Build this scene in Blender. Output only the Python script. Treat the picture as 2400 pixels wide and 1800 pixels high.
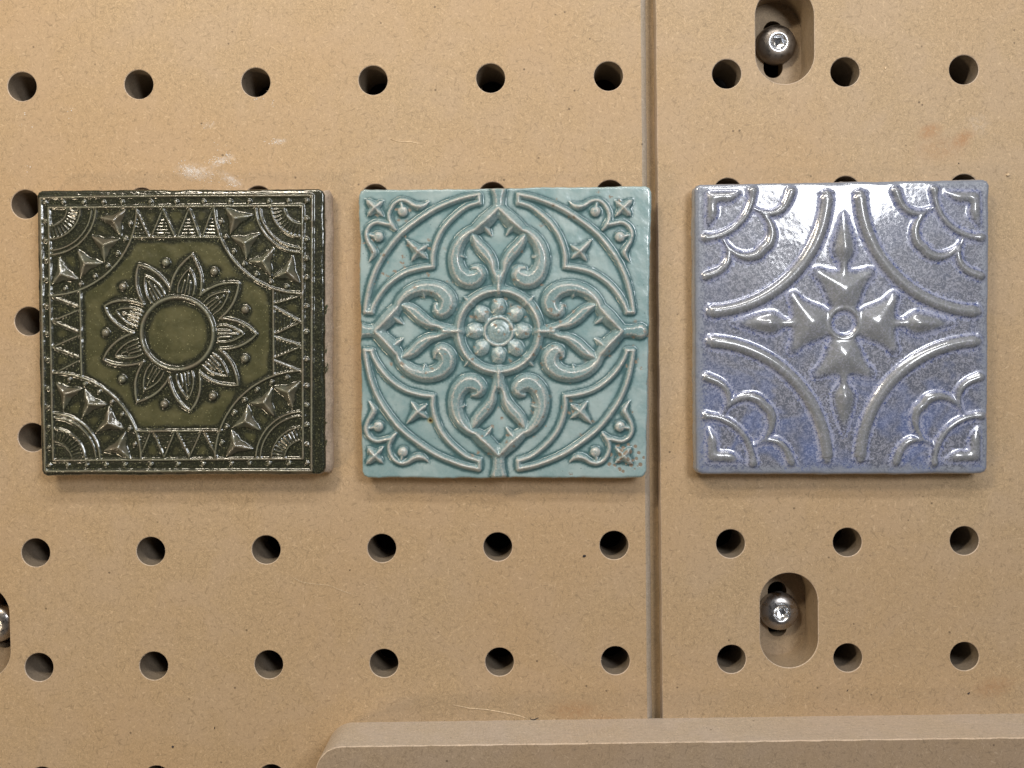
import bpy, math, random
import numpy as np
from mathutils import Vector, Matrix, Euler
from mathutils.geometry import tessellate_polygon

for o in list(bpy.data.objects):
    bpy.data.objects.remove(o)
scene = bpy.context.scene
COL = scene.collection
random.seed(7)

# ------------------------------------------------------------------ camera
CAM_LOC = Vector((0.00828, 0.00351, 0.29232))
CAM_ROT = Euler((-0.02586, 0.00846, -0.01483), 'XYZ')
cd = bpy.data.cameras.new("camera")
cam = bpy.data.objects.new("camera", cd)
COL.objects.link(cam)
cam.location = CAM_LOC
cam.rotation_euler = CAM_ROT
cd.sensor_width = 36.0
cd.lens = 30.0
cd.clip_start = 0.01
cd.clip_end = 50
scene.camera = cam

# ------------------------------------------------------------------ world and lamps (indoor)
w = bpy.data.worlds.new("World")
scene.world = w
w.use_nodes = True
w.node_tree.nodes["Background"].inputs[0].default_value = (0.95, 0.93, 0.95, 1)
w.node_tree.nodes["Background"].inputs[1].default_value = 0.05
scene.view_settings.view_transform = 'Standard'
scene.view_settings.look = 'None'
scene.view_settings.gamma = 1
scene.view_settings.exposure = 0.0


def area(name, loc, target, sx, sy, power, color):
    l = bpy.data.lights.new(name, 'AREA')
    l.shape = 'RECTANGLE'
    l.size, l.size_y = sx, sy
    l.energy = power
    l.color = color
    o = bpy.data.objects.new(name, l)
    COL.objects.link(o)
    o.location = loc
    d = Vector(target) - Vector(loc)
    o.rotation_euler = d.to_track_quat('-Z', 'Y').to_euler()
    return o


area("cool_panel_lamp", (0.300, 0.235, 0.60), (0.10, 0.045, 0), 0.23, 0.15, 2.4, (0.95, 0.97, 1.0))
area("far_tube_lamp", (0.08, 0.52, 0.38), (0.0, 0.02, 0), 0.46, 0.040, 1.9, (1.0, 0.98, 0.95))
area("warm_shelf_lamp", (-0.22, 0.35, 0.38), (-0.06, 0.04, 0), 0.16, 0.04, 1.55, (1.0, 0.88, 0.70))
area("warm_side_lamp", (-0.48, -0.30, 0.36), (-0.16, -0.08, 0), 0.08, 0.08, 1.0, (1.0, 0.80, 0.54))


# ------------------------------------------------------------------ helpers
MC = CAM_ROT.to_matrix()


def at(px, py, z=0.0):
    """a point of the place seen at source pixel (px, py), at height z"""
    d = MC @ Vector(((px - 1200) / 2000.0, -(py - 900) / 2000.0, -1.0))
    t = (z - CAM_LOC.z) / d.z
    return CAM_LOC + d * t


def link(name, me, mat=None, parent=None):
    o = bpy.data.objects.new(name, me)
    COL.objects.link(o)
    if mat is not None:
        me.materials.append(mat)
    if parent is not None:
        o.parent = parent
    return o


def mesh(name, verts, faces, mat=None, parent=None, smooth=False):
    me = bpy.data.meshes.new(name)
    me.from_pydata([tuple(v) for v in verts], [], faces)
    if smooth:
        me.polygons.foreach_set('use_smooth', [True] * len(me.polygons))
    me.update()
    return link(name, me, mat, parent)


def tag(o, label=None, cat=None, group=None, kind=None):
    if label: o['label'] = label
    if cat: o['category'] = cat
    if group: o['group'] = group
    if kind: o['kind'] = kind
    return o


def thing(name, loc, label, cat, group=None, rz=0.0):
    o = bpy.data.objects.new(name, None)
    o.empty_display_size = 0.01
    COL.objects.link(o)
    o.location = loc
    o.rotation_euler = (0, 0, rz)
    return tag(o, label, cat, group)


class NT:
    """tiny node helper"""
    def __init__(self, name):
        self.m = bpy.data.materials.new(name)
        self.m.use_nodes = True
        self.t = self.m.node_tree
        self.b = self.t.nodes["Principled BSDF"]
        self.co = None

    def n(self, typ, **kw):
        nd = self.t.nodes.new(typ)
        for k, v in kw.items():
            setattr(nd, k, v)
        return nd

    def L(self, a, b):
        self.t.links.new(a, b)

    def val(self, sock, v):
        if hasattr(v, 'links') or hasattr(v, 'is_linked'):
            self.L(v, sock)
        else:
            sock.default_value = v

    def coord(self, scale=(1, 1, 1), rot=0.0, loc=(0, 0, 0)):
        g = self.n('ShaderNodeNewGeometry')
        mp = self.n('ShaderNodeMapping')
        mp.inputs['Scale'].default_value = scale
        mp.inputs['Location'].default_value = loc
        ro = self.n('ShaderNodeMapping')
        ro.inputs['Rotation'].default_value = (0, 0, rot)
        self.L(g.outputs['Position'], ro.inputs[0])
        self.L(ro.outputs[0], mp.inputs[0])
        return mp.outputs[0]

    def noise(self, scale, detail=2, rough=0.5, dist=0.0, co=None):
        nd = self.n('ShaderNodeTexNoise')
        nd.inputs['Scale'].default_value = scale
        nd.inputs['Detail'].default_value = detail
        nd.inputs['Roughness'].default_value = rough
        nd.inputs['Distortion'].default_value = dist
        self.L(co if co is not None else self.coord(), nd.inputs['Vector'])
        return nd.outputs[0]

    def vor(self, scale, co=None, feature='F1', out='Distance'):
        nd = self.n('ShaderNodeTexVoronoi', feature=feature)
        nd.inputs['Scale'].default_value = scale
        self.L(co if co is not None else self.coord(), nd.inputs['Vector'])
        return nd.outputs[out]

    def ramp(self, v, a, b, lo=0.0, hi=1.0):
        nd = self.n('ShaderNodeMapRange')
        nd.interpolation_type = 'SMOOTHSTEP'
        self.L(v, nd.inputs[0])
        nd.inputs[1].default_value = a
        nd.inputs[2].default_value = b
        nd.inputs[3].default_value = lo
        nd.inputs[4].default_value = hi
        return nd.outputs[0]

    def math(self, op, a, b=0.0, clamp=False):
        nd = self.n('ShaderNodeMath', operation=op, use_clamp=clamp)
        self.val(nd.inputs[0], a)
        self.val(nd.inputs[1], b)
        return nd.outputs[0]

    def mix(self, f, a, b, mode='MIX'):
        nd = self.n('ShaderNodeMix', data_type='RGBA', blend_type=mode)
        self.val(nd.inputs[0], f)
        for s, v in ((nd.inputs[6], a), (nd.inputs[7], b)):
            if isinstance(v, tuple):
                s.default_value = (v[0], v[1], v[2], 1)
            else:
                self.L(v, s)
        return nd.outputs[2]

    def attr(self, name):
        nd = self.n('ShaderNodeAttribute', attribute_name=name)
        return nd.outputs['Fac']

    def bump(self, h, strength, dist, normal=None):
        nd = self.n('ShaderNodeBump')
        nd.inputs['Strength'].default_value = strength
        nd.inputs['Distance'].default_value = dist
        self.L(h, nd.inputs['Height'])
        if normal is not None:
            self.L(normal, nd.inputs['Normal'])
        return nd.outputs[0]

    def set(self, **kw):
        for k, v in kw.items():
            s = self.b.inputs[k.replace('_', ' ')]
            if isinstance(v, tuple):
                s.default_value = (v[0], v[1], v[2], 1) if len(v) == 3 else v
            else:
                self.val(s, v)


def spot(N, cx, cy, rx, ry, rot=0.0):
    """soft elliptical mask on the board, in metres, 1 in the middle"""
    mp = N.n('ShaderNodeMapping', vector_type='TEXTURE')
    mp.inputs['Location'].default_value = (cx, cy, 0)
    mp.inputs['Rotation'].default_value = (0, 0, rot)
    mp.inputs['Scale'].default_value = (rx, ry, 1000.0)
    g = N.n('ShaderNodeNewGeometry')
    N.L(g.outputs['Position'], mp.inputs[0])
    ln = N.n('ShaderNodeVectorMath', operation='LENGTH')
    N.L(mp.outputs[0], ln.inputs[0])
    return N.ramp(ln.outputs['Value'], 0.15, 1.0, 1.0, 0.0)


# ------------------------------------------------------------------ materials
def mdf(name, base, edge=False, stains=False, saw=False):
    N = NT(name)
    b = Vector(base)
    c1 = N.noise(1500, 3, 0.65, 1.6, N.coord((1, 1, 1)))
    c2 = N.noise(620, 2, 0.6, 2.6, N.coord((1, 1.6, 1), 0.6))
    c3 = N.noise(55, 3, 0.6, 0.4)
    c4 = N.noise(11, 2, 0.5, 0.2)
    col = N.mix(N.ramp(c1, 0.34, 0.68), tuple(b * 0.73), tuple(b * 1.17))
    col = N.mix(N.ramp(c2, 0.36, 0.66, 0.0, 0.42), col, tuple(b * 0.80))
    # cooler and warmer clouds in the panel
    col = N.mix(N.ramp(c3, 0.38, 0.66, 0.0, 0.45), col, (b.x * 0.95, b.y * 0.98, b.z * 1.12))
    col = N.mix(N.ramp(c4, 0.38, 0.62, 0.0, 0.35), col, (b.x * 0.97, b.y * 0.88, b.z * 0.80))
    # pale and dark fibres lying in every direction
    for k, (rot, seed) in enumerate(((0.3, 0.0), (1.35, 3.1), (2.4, 7.7))):
        f = N.noise(1500, 1, 0.5, 0.8, N.coord((1, 0.26, 1), rot, (seed, seed, 0)))
        col = N.mix(N.ramp(f, 0.62, 0.74, 0.0, 0.48), col, tuple(b * 0.52))
        f2 = N.noise(1500, 1, 0.5, 0.8, N.coord((1, 0.3, 1), rot + 0.7, (seed + 11, seed, 0)))
        col = N.mix(N.ramp(f2, 0.66, 0.77, 0.0, 0.40), col, (min(1, b.x * 1.45), min(1, b.y * 1.5), min(1, b.z * 1.6)))
    # a few dark specks
    sp = N.vor(210, N.coord((1, 1, 1), 0, (5, 3, 0)))
    pick = N.noise(95, 0, 0.5, 0, N.coord((1, 1, 1), 0, (2, 9, 0)))
    spm = N.math('MULTIPLY', N.ramp(sp, 0.05, 0.11, 1.0, 0.0), N.ramp(pick, 0.58, 0.62))
    col = N.mix(N.math('MULTIPLY', spm, 0.75), col, tuple(b * 0.22))
    if stains:
        # white plaster dust smear above the green tile
        ns = N.noise(700, 3, 0.75, 1.0)
        for (px, py, rx, ry, rot, amt) in ((455, 402, 0.0085, 0.0036, -0.12, 0.75), (520, 378, 0.0060, 0.0016, 0.42, 0.85),
                                           (540, 420, 0.0065, 0.0022, -0.6, 0.65), (655, 331, 0.0034, 0.0014, 0.1, 0.5),
                                           (490, 293, 0.003, 0.0016, 0.3, 0.35), (2290, 292, 0.006, 0.006, 0.2, 0.18)):
            p = at(px, py)
            s = spot(N, p.x, p.y, rx, ry, rot)
            m = N.math('MULTIPLY', s, N.ramp(ns, 0.36, 0.62, 0.0, amt * 0.62))
            col = N.mix(m, col, (0.72, 0.70, 0.69))
        # reddish scuffs at the upper right
        for (px, py, rx, ry, rot, amt) in ((2180, 308, 0.006, 0.0036, 0.3, 0.55), (2258, 325, 0.0058, 0.0036, 0.6, 0.6),
                                           (2205, 350, 0.012, 0.006, 0.0, 0.25), (1345, 1665, 0.012, 0.005, 0, 0.35),
                                           (2330, 1610, 0.010, 0.005, 0.2, 0.35), (1420, 1690, 0.008, 0.004, 0, 0.3)):
            p = at(px, py)
            s = spot(N, p.x, p.y, rx, ry, rot)
            m = N.math('MULTIPLY', s, N.ramp(ns, 0.3, 0.62, 0.2 * amt, min(1.0, amt * 1.3)))
            col = N.mix(m, col, (0.38, 0.20, 0.09))
        # faint straight machining lines, top left
        for (px, py, rx, ry, amt) in ((720, 22, 0.022, 0.00022, 0.35), (700, 30, 0.020, 0.00016, 0.3), (730, 38, 0.024, 0.00018, 0.3),
                                      (224, 30, 0.00018, 0.006, 0.6), (680, 186, 0.0030, 0.00012, 0.8), (112, 221, 0.003, 0.00015, 0.4)):
            p = at(px, py)
            col = N.mix(N.math('MULTIPLY', spot(N, p.x, p.y, rx, ry, -0.015), amt), col, tuple(b * 0.55))
    if edge:
        e = N.noise(240, 2, 0.5, 0.2, N.coord((1, 1, 6)))
        col = N.mix(N.ramp(e, 0.35, 0.7, 0, 0.35), col, tuple(b * 0.72))
    N.set(Base_Color=col, Roughness=0.62, Specular_IOR_Level=0.32)
    nb = N.bump(c1, 0.5, 0.00012)
    if saw:
        wv = N.n('ShaderNodeTexWave', wave_type='BANDS', bands_direction='X')
        wv.inputs['Scale'].default_value = 330
        wv.inputs['Distortion'].default_value = 1.2
        wv.inputs['Detail'].default_value = 2
        wv.inputs['Detail Scale'].default_value = 2
        N.L(N.coord((1, 1, 0.6), 0.0), wv.inputs['Vector'])
        fade = N.noise(38, 2, 0.5, 0.5, N.coord((0.6, 1, 1)))
        nb = N.bump(N.math('MULTIPLY', wv.outputs['Fac'], N.ramp(fade, 0.42, 0.6)), 0.55, 0.00016, nb)
    N.set(Normal=nb)
    return N.m


M_BOARD = mdf('mdf_face', (0.472, 0.340, 0.203), stains=True)
M_BOARD_EDGE = mdf('mdf_cut_edge', (0.47, 0.37, 0.27), edge=True)
M_RIM = mdf('mdf_sanded_rim', (0.62, 0.49, 0.36))
M_HOLE_SHADE = mdf('mdf_hole_wall_shaded', (0.25, 0.20, 0.145), edge=True)  # shade inside the peg holes is painted in by this darker wall colour
M_RAIL = mdf('mdf_rail_face', (0.375, 0.282, 0.190))
M_RAIL_SIDE = mdf('mdf_rail_sawn_side', (0.56, 0.465, 0.36), edge=True, saw=True)


def simple(name, col, rough, metal=0.0, var=0.0, scale=300, spec=0.5):
    N = NT(name)
    c = N.noise(scale, 3, 0.6, 0.5)
    v = Vector(col)
    N.set(Base_Color=N.mix(N.ramp(c, 0.35, 0.65), tuple(v * (1 - var)), tuple(v * (1 + var))),
          Roughness=rough, Metallic=metal, Specular_IOR_Level=spec)
    return N.m


M_CHAMFER = mdf('mdf_chamfer', (0.43, 0.355, 0.27), edge=True)
M_TONGUE = mdf('mdf_tongue', (0.42, 0.30, 0.17), edge=True)
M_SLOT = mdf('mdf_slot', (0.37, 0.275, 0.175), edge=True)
M_BED = simple('dark_bed', (0.03, 0.024, 0.018), 0.7, var=0.3)
M_HAIR = simple('pale_hair', (0.72, 0.62, 0.45), 0.4, var=0.1)
M_DARKCHIP = simple('dark_chip', (0.035, 0.028, 0.03), 0.6, var=0.3)
M_CRUMB = simple('white_crumb', (0.82, 0.80, 0.78), 0.7, var=0.1, scale=2000)
M_WOODCHIP = simple('wood_chip', (0.66, 0.50, 0.32), 0.7, var=0.2, scale=1500)


def steel(name, tint, rough, grime):
    N = NT(name)
    n1 = N.noise(420, 4, 0.7, 0.6)
    n2 = N.noise(2600, 2, 0.6, 0.0)
    g = N.ramp(n1, 0.38, 0.66, 0.0, grime)
    col = N.mix(g, tint, (0.13, 0.10, 0.075))
    sp = N.ramp(n2, 0.66, 0.72, 0, 0.6 * grime)
    col = N.mix(sp, col, (0.5, 0.42, 0.32))
    N.set(Base_Color=col, Metallic=N.math('SUBTRACT', 1.0, N.math('MULTIPLY', g, 0.5)), Roughness=N.ramp(n1, 0.3, 0.7, rough, rough + 0.22))
    N.set(Normal=N.bump(n1, 0.15, 0.0001))
    return N.m


M_STEEL_DARK = steel('browned_steel', (0.20, 0.175, 0.15), 0.30, 0.75)
M_STEEL = steel('polished_steel', (0.52, 0.49, 0.47), 0.18, 0.25)
M_STEEL_BRIGHT = steel('bright_rim_steel', (0.85, 0.87, 0.9), 0.14, 0.1)


# ------------------------------------------------------------------ boards
def circ(cx, cy, r, n=56):
    return [(cx + r * math.cos(2 * math.pi * k / n), cy + r * math.sin(2 * math.pi * k / n)) for k in range(n)]


def slot(cx, cy, hw, straight, n=28, rot=-0.0):
    pts = []
    for k in range(n + 1):
        a = math.pi * k / n
        pts.append((hw * math.cos(a), straight + hw * math.sin(a)))
    for k in range(n + 1):
        a = math.pi + math.pi * k / n
        pts.append((hw * math.cos(a), -straight + hw * math.sin(a)))
    return [(cx + x * math.cos(rot) - y * math.sin(rot), cy + x * math.sin(rot) + y * math.cos(rot)) for x, y in pts]


def grow(poly, d):
    """offset a convex ccw ring outward by d"""
    out = []
    n = len(poly)
    for i in range(n):
        a, b, c = Vector(poly[i - 1]), Vector(poly[i]), Vector(poly[(i + 1) % n])
        t = (c - a).normalized()
        out.append((b.x + t.y * d, b.y - t.x * d))
    return out


def fill(rings, z):
    vs = [[Vector((x, y, z)) for x, y in r] for r in rings]
    flat = [v for r in vs for v in r]
    tris = tessellate_polygon(vs)
    fs = []
    for t in tris:
        a, b, c = (flat[i] for i in t)
        if (b - a).cross(c - a).z < 0:
            t = (t[0], t[2], t[1])
        fs.append(tuple(t))
    return flat, fs


class MB:
    def __init__(self):
        self.v, self.f = [], []

    def add(self, v, f):
        k = len(self.v)
        self.v += [tuple(p) for p in v]
        self.f += [tuple(i + k for i in q) for q in f]

    def wall(self, lo, zlo, hi, zhi, flip=False):
        n = len(lo)
        v = [(x, y, zlo) for x, y in lo] + [(x, y, zhi) for x, y in hi]
        f = []
        for i in range(n):
            j = (i + 1) % n
            q = (i, j, n + j, n + i)
            f.append(tuple(reversed(q)) if flip else q)
        self.add(v, f)

    def build(self, name, mat, parent=None, smooth=False):
        return mesh(name, self.v, self.f, mat, parent, smooth)


TH = 0.0190
HOLE_R = 0.00495
LIP = 0.00022
PITCH = 0.04
FLOOR_Z = -0.0135

# the gap between the boards: left board's edge and right board's edge
gL0, gL1 = at(1514, -60), at(1531, 1860)
gR0, gR1 = at(1536, -60), at(1554.5, 1860)


def edge_x(a, b, y):
    return a.x + (b.x - a.x) * (y - a.y) / (b.y - a.y)


YT, YB, XL, XR = 0.21, -0.21, -0.29, 0.29
holes = [(i * PITCH, -(j - 2.5) * PITCH) for i in range(-6, 7) for j in range(-2, 8)]
c_slots = [at(1839.5, 82), at(1849.5, 1454), at(-44, 1482)]


def make_board(name, outer, hole_list, slot_list, label):
    root = bpy.data.objects.new(name, None)
    COL.objects.link(root)
    tag(root, label=label, kind='structure')
    rings = [circ(x, y, HOLE_R) for x, y in hole_list]
    sl = [slot(c.x, c.y, 0.00995, 0.0065) for c in slot_list]
    top_rings = [outer] + [grow(r, LIP) for r in rings] + [grow(r, LIP) for r in sl]
    v, f = fill(top_rings, 0.0)
    mesh('board_face', v, f, M_BOARD, root)
    rim = MB()
    for r in rings + sl:
        rim.wall(r, -LIP, grow(r, LIP), 0.0, True)
    rim.build('sanded_rim', M_RIM, root)
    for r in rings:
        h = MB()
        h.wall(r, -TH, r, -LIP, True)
        h.build('peg_hole', M_HOLE_SHADE, root, smooth=True)
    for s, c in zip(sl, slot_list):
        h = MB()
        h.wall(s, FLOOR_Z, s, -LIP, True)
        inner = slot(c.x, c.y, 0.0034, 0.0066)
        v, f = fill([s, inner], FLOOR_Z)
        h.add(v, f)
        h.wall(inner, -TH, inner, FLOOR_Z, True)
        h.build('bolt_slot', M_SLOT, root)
    return root


def rounded_edge(side_pts, sgn, rad, name, parent):
    """rounded long arris along the gap plus the wall below it; side_pts run bottom to top"""
    m = MB()
    n = 7
    rows = []
    for k in range(n + 1):
        a = math.pi / 2 * k / n
        off = rad * (0.55 * k / n + 0.45 * math.sin(a))
        dz = -rad * (0.45 * k / n + 0.45 * (1 - math.cos(a)))
        rows.append([(x + sgn * off, y, dz) for x, y in side_pts])
    rows.append([(x + sgn * rad, y, -TH) for x, y in side_pts])
    v = [p for r in rows for p in r]
    c = len(side_pts)
    f = []
    for i in range(len(rows) - 1):
        for j in range(c - 1):
            q = (i * c + j, (i + 1) * c + j, (i + 1) * c + j + 1, i * c + j + 1)
            f.append(q if sgn > 0 else tuple(reversed(q)))
    m.add(v, f)
    return m.build(name, M_CHAMFER if rad > 0.001 else M_BOARD_EDGE, parent, smooth=True)


random.seed(3)
ys = [YB + (YT - YB) * k / 160 for k in range(161)]
RAD_L = 0.0019
wob = [0.00006 * math.sin(y * 260) + random.uniform(-0.00005, 0.00005) for y in ys]
left_side = [(edge_x(gL0, gL1, y) - RAD_L + w_ * 0.6, y) for y, w_ in zip(ys, wob)]
RAD_R = 0.00025
right_side = [(edge_x(gR0, gR1, y) + RAD_R + w_, y) for y, w_ in zip(ys, wob[::-1])]

bl = make_board('left_board', [(XL, YT), (XL, YB)] + left_side,
                [h for h in holes if h[0] < 0.045], [c_slots[2]], 'pegboard panel of brown fibreboard on the left with rows of round holes')
rounded_edge(left_side, 1, RAD_L, 'rounded_edge', bl)
br = make_board('right_board', right_side[::-1] + [(XR, YB), (XR, YT)],
                [h for h in holes if h[0] > 0.045], c_slots[:2], 'fibreboard panel on the right with round holes and two bolt slots')
rounded_edge(right_side, -1, RAD_R, 'square_edge', br)

bed = MB()
bed.add([(XL, YB, -0.046), (XR, YB, -0.046), (XR, YT, -0.046), (XL, YT, -0.046)], [(0, 1, 2, 3)])
tag(bed.build('machine_bed', M_BED), kind='structure')
# the spacer under the joint of the boards closes the gap from below
g = MB()
ga, gb = at(1525, -60), at(1542, 1860)
x0, x1 = edge_x(gL0, gL1, 0) - 0.0006, edge_x(gR0, gR1, 0) + 0.0006
z0, z1 = -0.030, -0.0050
xs = [edge_x(gL0, gL1, YB) - 0.00002, edge_x(gR0, gR1, YB) + 0.00002, edge_x(gR0, gR1, YT) + 0.00002, edge_x(gL0, gL1, YT) - 0.00002]
vv = [(xs[0], YB, z0), (xs[1], YB, z0), (xs[2], YT, z0), (xs[3], YT, z0), (xs[0], YB, z1), (xs[1], YB, z1), (xs[2], YT, z1), (xs[3], YT, z1)]
g.add(vv, [(4, 5, 6, 7), (0, 3, 2, 1), (0, 1, 5, 4), (1, 2, 6, 5), (2, 3, 7, 6), (3, 0, 4, 7)])
tag(g.build('joint_tongue', M_TONGUE), kind='structure')


# ------------------------------------------------------------------ rail at the bottom
def make_rail():
    HT = 0.0185
    a = at(806, 1693.5)
    b = at(2560, 1670)
    d = Vector((b.x - a.x, b.y - a.y)).normalized()
    nrm = Vector((d.y, -d.x))          # towards the bottom of the picture
    R = 0.0090
    a2 = Vector((a.x, a.y))
    # footprint: start near the corner, along the far edge
    cc = a2 + nrm * R + d * 0.0033
    arc = []
    n = 20
    for k in range(n + 1):
        t = math.pi / 2 * (1 - k / n)
        arc.append(cc + d * (-R * math.sin(t)) + nrm * (-R * math.cos(t)))
    # arc[0] is the left-hand side, arc[-1] touches the far edge
    far = []
    m = 90
    L = 0.262
    for k in range(1, m + 1):
        p = arc[-1] + d * (L * k / m)
        far.append(p + nrm * (0.00004 * math.sin(k * 1.7) + random.uniform(-0.00003, 0.00003)))
    ring = [arc[0] + nrm * 0.05] + arc + far
    back = [far[-1] + nrm * 0.062, arc[0] + nrm * 0.062]
    root = thing('wooden_rail', (a.x, a.y, 0), 'raised brown fibreboard rail with rounded corner along the bottom, sawn side facing the tiles', 'rail')
    o3 = Vector((a.x, a.y, 0))
    BV = 0.0003
    side = MB()
    c = len(ring)
    rows = []
    cen = cc + d * 0.1 + nrm * 0.02
    for z in (0.0, 0.004, 0.009, 0.014, HT - BV):
        rows.append([(p.x - o3.x, p.y - o3.y, z) for p in ring])
    v = [p for r in rows for p in r]
    f = []
    for i in range(len(rows) - 1):
        for j in range(c - 1):
            f.append((i * c + j, i * c + j + 1, (i + 1) * c + j + 1, (i + 1) * c + j)[::-1])
    side.add(v, f)
    side.build('sawn_side', M_RAIL_SIDE, root, smooth=True)
    # slightly frayed pale arris
    inner = []
    for i, p in enumerate(ring):
        q0, q1 = ring[max(0, i - 1)], ring[min(c - 1, i + 1)]
        t = (q1 - q0).normalized()
        nn = Vector((t.y, -t.x))
        inner.append(p + nn * (0.00055 * 0.5 + random.uniform(-0.0001, 0.00015)))
    ar = MB()
    v = [(p.x - o3.x, p.y - o3.y, HT - BV) for p in ring] + [(p.x - o3.x, p.y - o3.y, HT) for p in inner]
    ar.add(v, [(j, c + j, c + j + 1, j + 1) for j in range(c - 1)])
    ar.build('frayed_arris', M_RIM, root, smooth=True)
    outline = [(p.x - o3.x, p.y - o3.y) for p in inner + back]
    v, f = fill([outline], HT)
    mesh('rail_top', v, f, M_RAIL, root)
    # closing ends
    e = MB()
    p0, p1 = ring[-1], back[0]
    e.add([(p0.x - o3.x, p0.y - o3.y, 0), (p1.x - o3.x, p1.y - o3.y, 0), (p1.x - o3.x, p1.y - o3.y, HT), (p0.x - o3.x, p0.y - o3.y, HT)], [(0, 1, 2, 3)])
    p0, p1 = back
    e.add([(p0.x - o3.x, p0.y - o3.y, 0), (p1.x - o3.x, p1.y - o3.y, 0), (p1.x - o3.x, p1.y - o3.y, HT), (p0.x - o3.x, p0.y - o3.y, HT)], [(0, 1, 2, 3)])
    e.build('rail_end', M_RAIL, root)


make_rail()


# ------------------------------------------------------------------ bolts in the slots
def bolt(px, py, label, mat, ring_mat, rz, hole_depth=0.0026):
    c = at(px, py, FLOOR_Z + 0.001)
    root = thing('socket_bolt', (c.x, c.y, FLOOR_Z), label, 'bolt', 'bolts sunk in the board slots', rz)
    n = 72
    R, H, rs = 0.0070, 0.0044, 0.00225
    seg = [2 * math.pi * k / n for k in range(n)]

    def ring(r, z):
        return [(r * math.cos(a), r * math.sin(a), z) for a in seg]

    def hexr(r, z):
        out = []
        for a in seg:
            rr = r / math.cos(((a + math.pi / 6) % (math.pi / 3)) - math.pi / 6)
            out.append((rr * math.cos(a), rr * math.sin(a), z))
        return out

    def loft(rings, name, m, smooth=True, cap=None, par=root):
        v = [p for r in rings for p in r]
        f = []
        for i in range(len(rings) - 1):
            for j in range(n):
                k = (j + 1) % n
                f.append((i * n + j, i * n + k, (i + 1) * n + k, (i + 1) * n + j))
        if cap is not None:
            v.append(cap)
            b = (len(rings) - 1) * n
            for j in range(n):
                f.append((b + j, b + (j + 1) % n, len(v) - 1))
        return mesh(name, v, f, m, par, smooth)

    dome = [ring(R * 0.90, 0.0), ring(R * 0.985, 0.0003), ring(R, 0.0009)]
    for k in range(1, 15):
        t = k / 14
        r = R + (0.00335 - R) * t
        q = (r - 0.0) / R
        z = 0.0009 + (H - 0.0009) * math.sqrt(max(0.0, 1 - (q - 0.38) ** 2 / 0.3844)) if q > 0.38 else H
        dome.append(ring(r, z))
    hd = loft(dome, 'bolt_head', mat)
    zt = dome[-1][0][2]
    loft([ring(0.00335, zt), ring(0.0031, zt + 0.00008), ring(0.00275, zt - 0.00012), hexr(0.00236, zt - 0.0006)], 'socket_rim', ring_mat)
    loft([hexr(0.00236, zt - 0.0006), hexr(0.0023, zt - hole_depth), ring(0.0019, zt - hole_depth - 0.0003)], 'hex_socket', ring_mat,
         smooth=False, cap=(0, 0, zt - hole_depth - 0.0011))
    loft([ring(0.0027, -0.016), ring(0.0027, 0.0)], 'bolt_shank', mat)
    return root


bolt(1818, 106, 'dull brown dusty socket bolt in the slot at the top of the right board', M_STEEL_DARK, M_STEEL_BRIGHT, 0.5)
bolt(1825, 1431, 'shiny steel socket bolt in the lower slot below the lavender tile', M_STEEL, M_STEEL_BRIGHT, 0.1)
bolt(-4, 1459, 'socket bolt half cut off by the left edge of the picture', M_STEEL, M_STEEL_BRIGHT, 0.3)


# ------------------------------------------------------------------ relief tiles
def vnoise(X, Y, cell, seed):
    rs = np.random.RandomState(seed)
    g_ = rs.rand(96, 96)
    x, y = X / cell + 20.0, Y / cell + 20.0
    xi, yi = np.floor(x).astype(int), np.floor(y).astype(int)
    fx, fy = x - xi, y - yi
    fx, fy = fx * fx * (3 - 2 * fx), fy * fy * (3 - 2 * fy)
    xi, yi = xi % 95, yi % 95
    a, b, c, d = g_[yi, xi], g_[yi, xi + 1], g_[yi + 1, xi], g_[yi + 1, xi + 1]
    return (a * (1 - fx) + b * fx) * (1 - fy) + (c * (1 - fx) + d * fx) * fy - 0.5


def blur(A, s):
    r = int(3 * s) + 1
    k = np.exp(-np.arange(-r, r + 1) ** 2 / (2.0 * s * s))
    k /= k.sum()
    P = np.pad(A, r, mode='edge')
    n0, n1 = A.shape
    B = sum(k[i] * P[i:i + n0, :] for i in range(2 * r + 1))
    return sum(k[i] * B[:, i:i + n1] for i in range(2 * r + 1))


def spline(pts, step=9.0, closed=False):
    """Catmull-Rom through rows of numbers (x, y, width...)"""
    P = [np.array(p, float) for p in pts]
    if closed:
        P = [P[-1]] + P + [P[0], P[1]]
    else:
        P = [2 * P[0] - P[1]] + P + [2 * P[-1] - P[-2]]
    out = []
    for i in range(1, len(P) - 2):
        L = np.hypot(*(P[i + 1][:2] - P[i][:2]))
        n = max(1, int(L / step))
        for k in range(n):
            t = k / n
            a, b, c, d = P[i - 1], P[i], P[i + 1], P[i + 2]
            out.append(0.5 * (2 * b + (c - a) * t + (2 * a - 5 * b + 4 * c - d) * t * t + (3 * b - a - 3 * c + d) * t ** 3))
    out.append(P[-2])
    return [tuple(p) for p in out]


def arc_pts(cx, cy, r, a0, a1, hw, n=40):
    return [(cx + r * math.cos(math.radians(a0 + (a1 - a0) * k / n)), cy + r * math.sin(math.radians(a0 + (a1 - a0) * k / n)), hw) for k in range(n + 1)]


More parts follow.
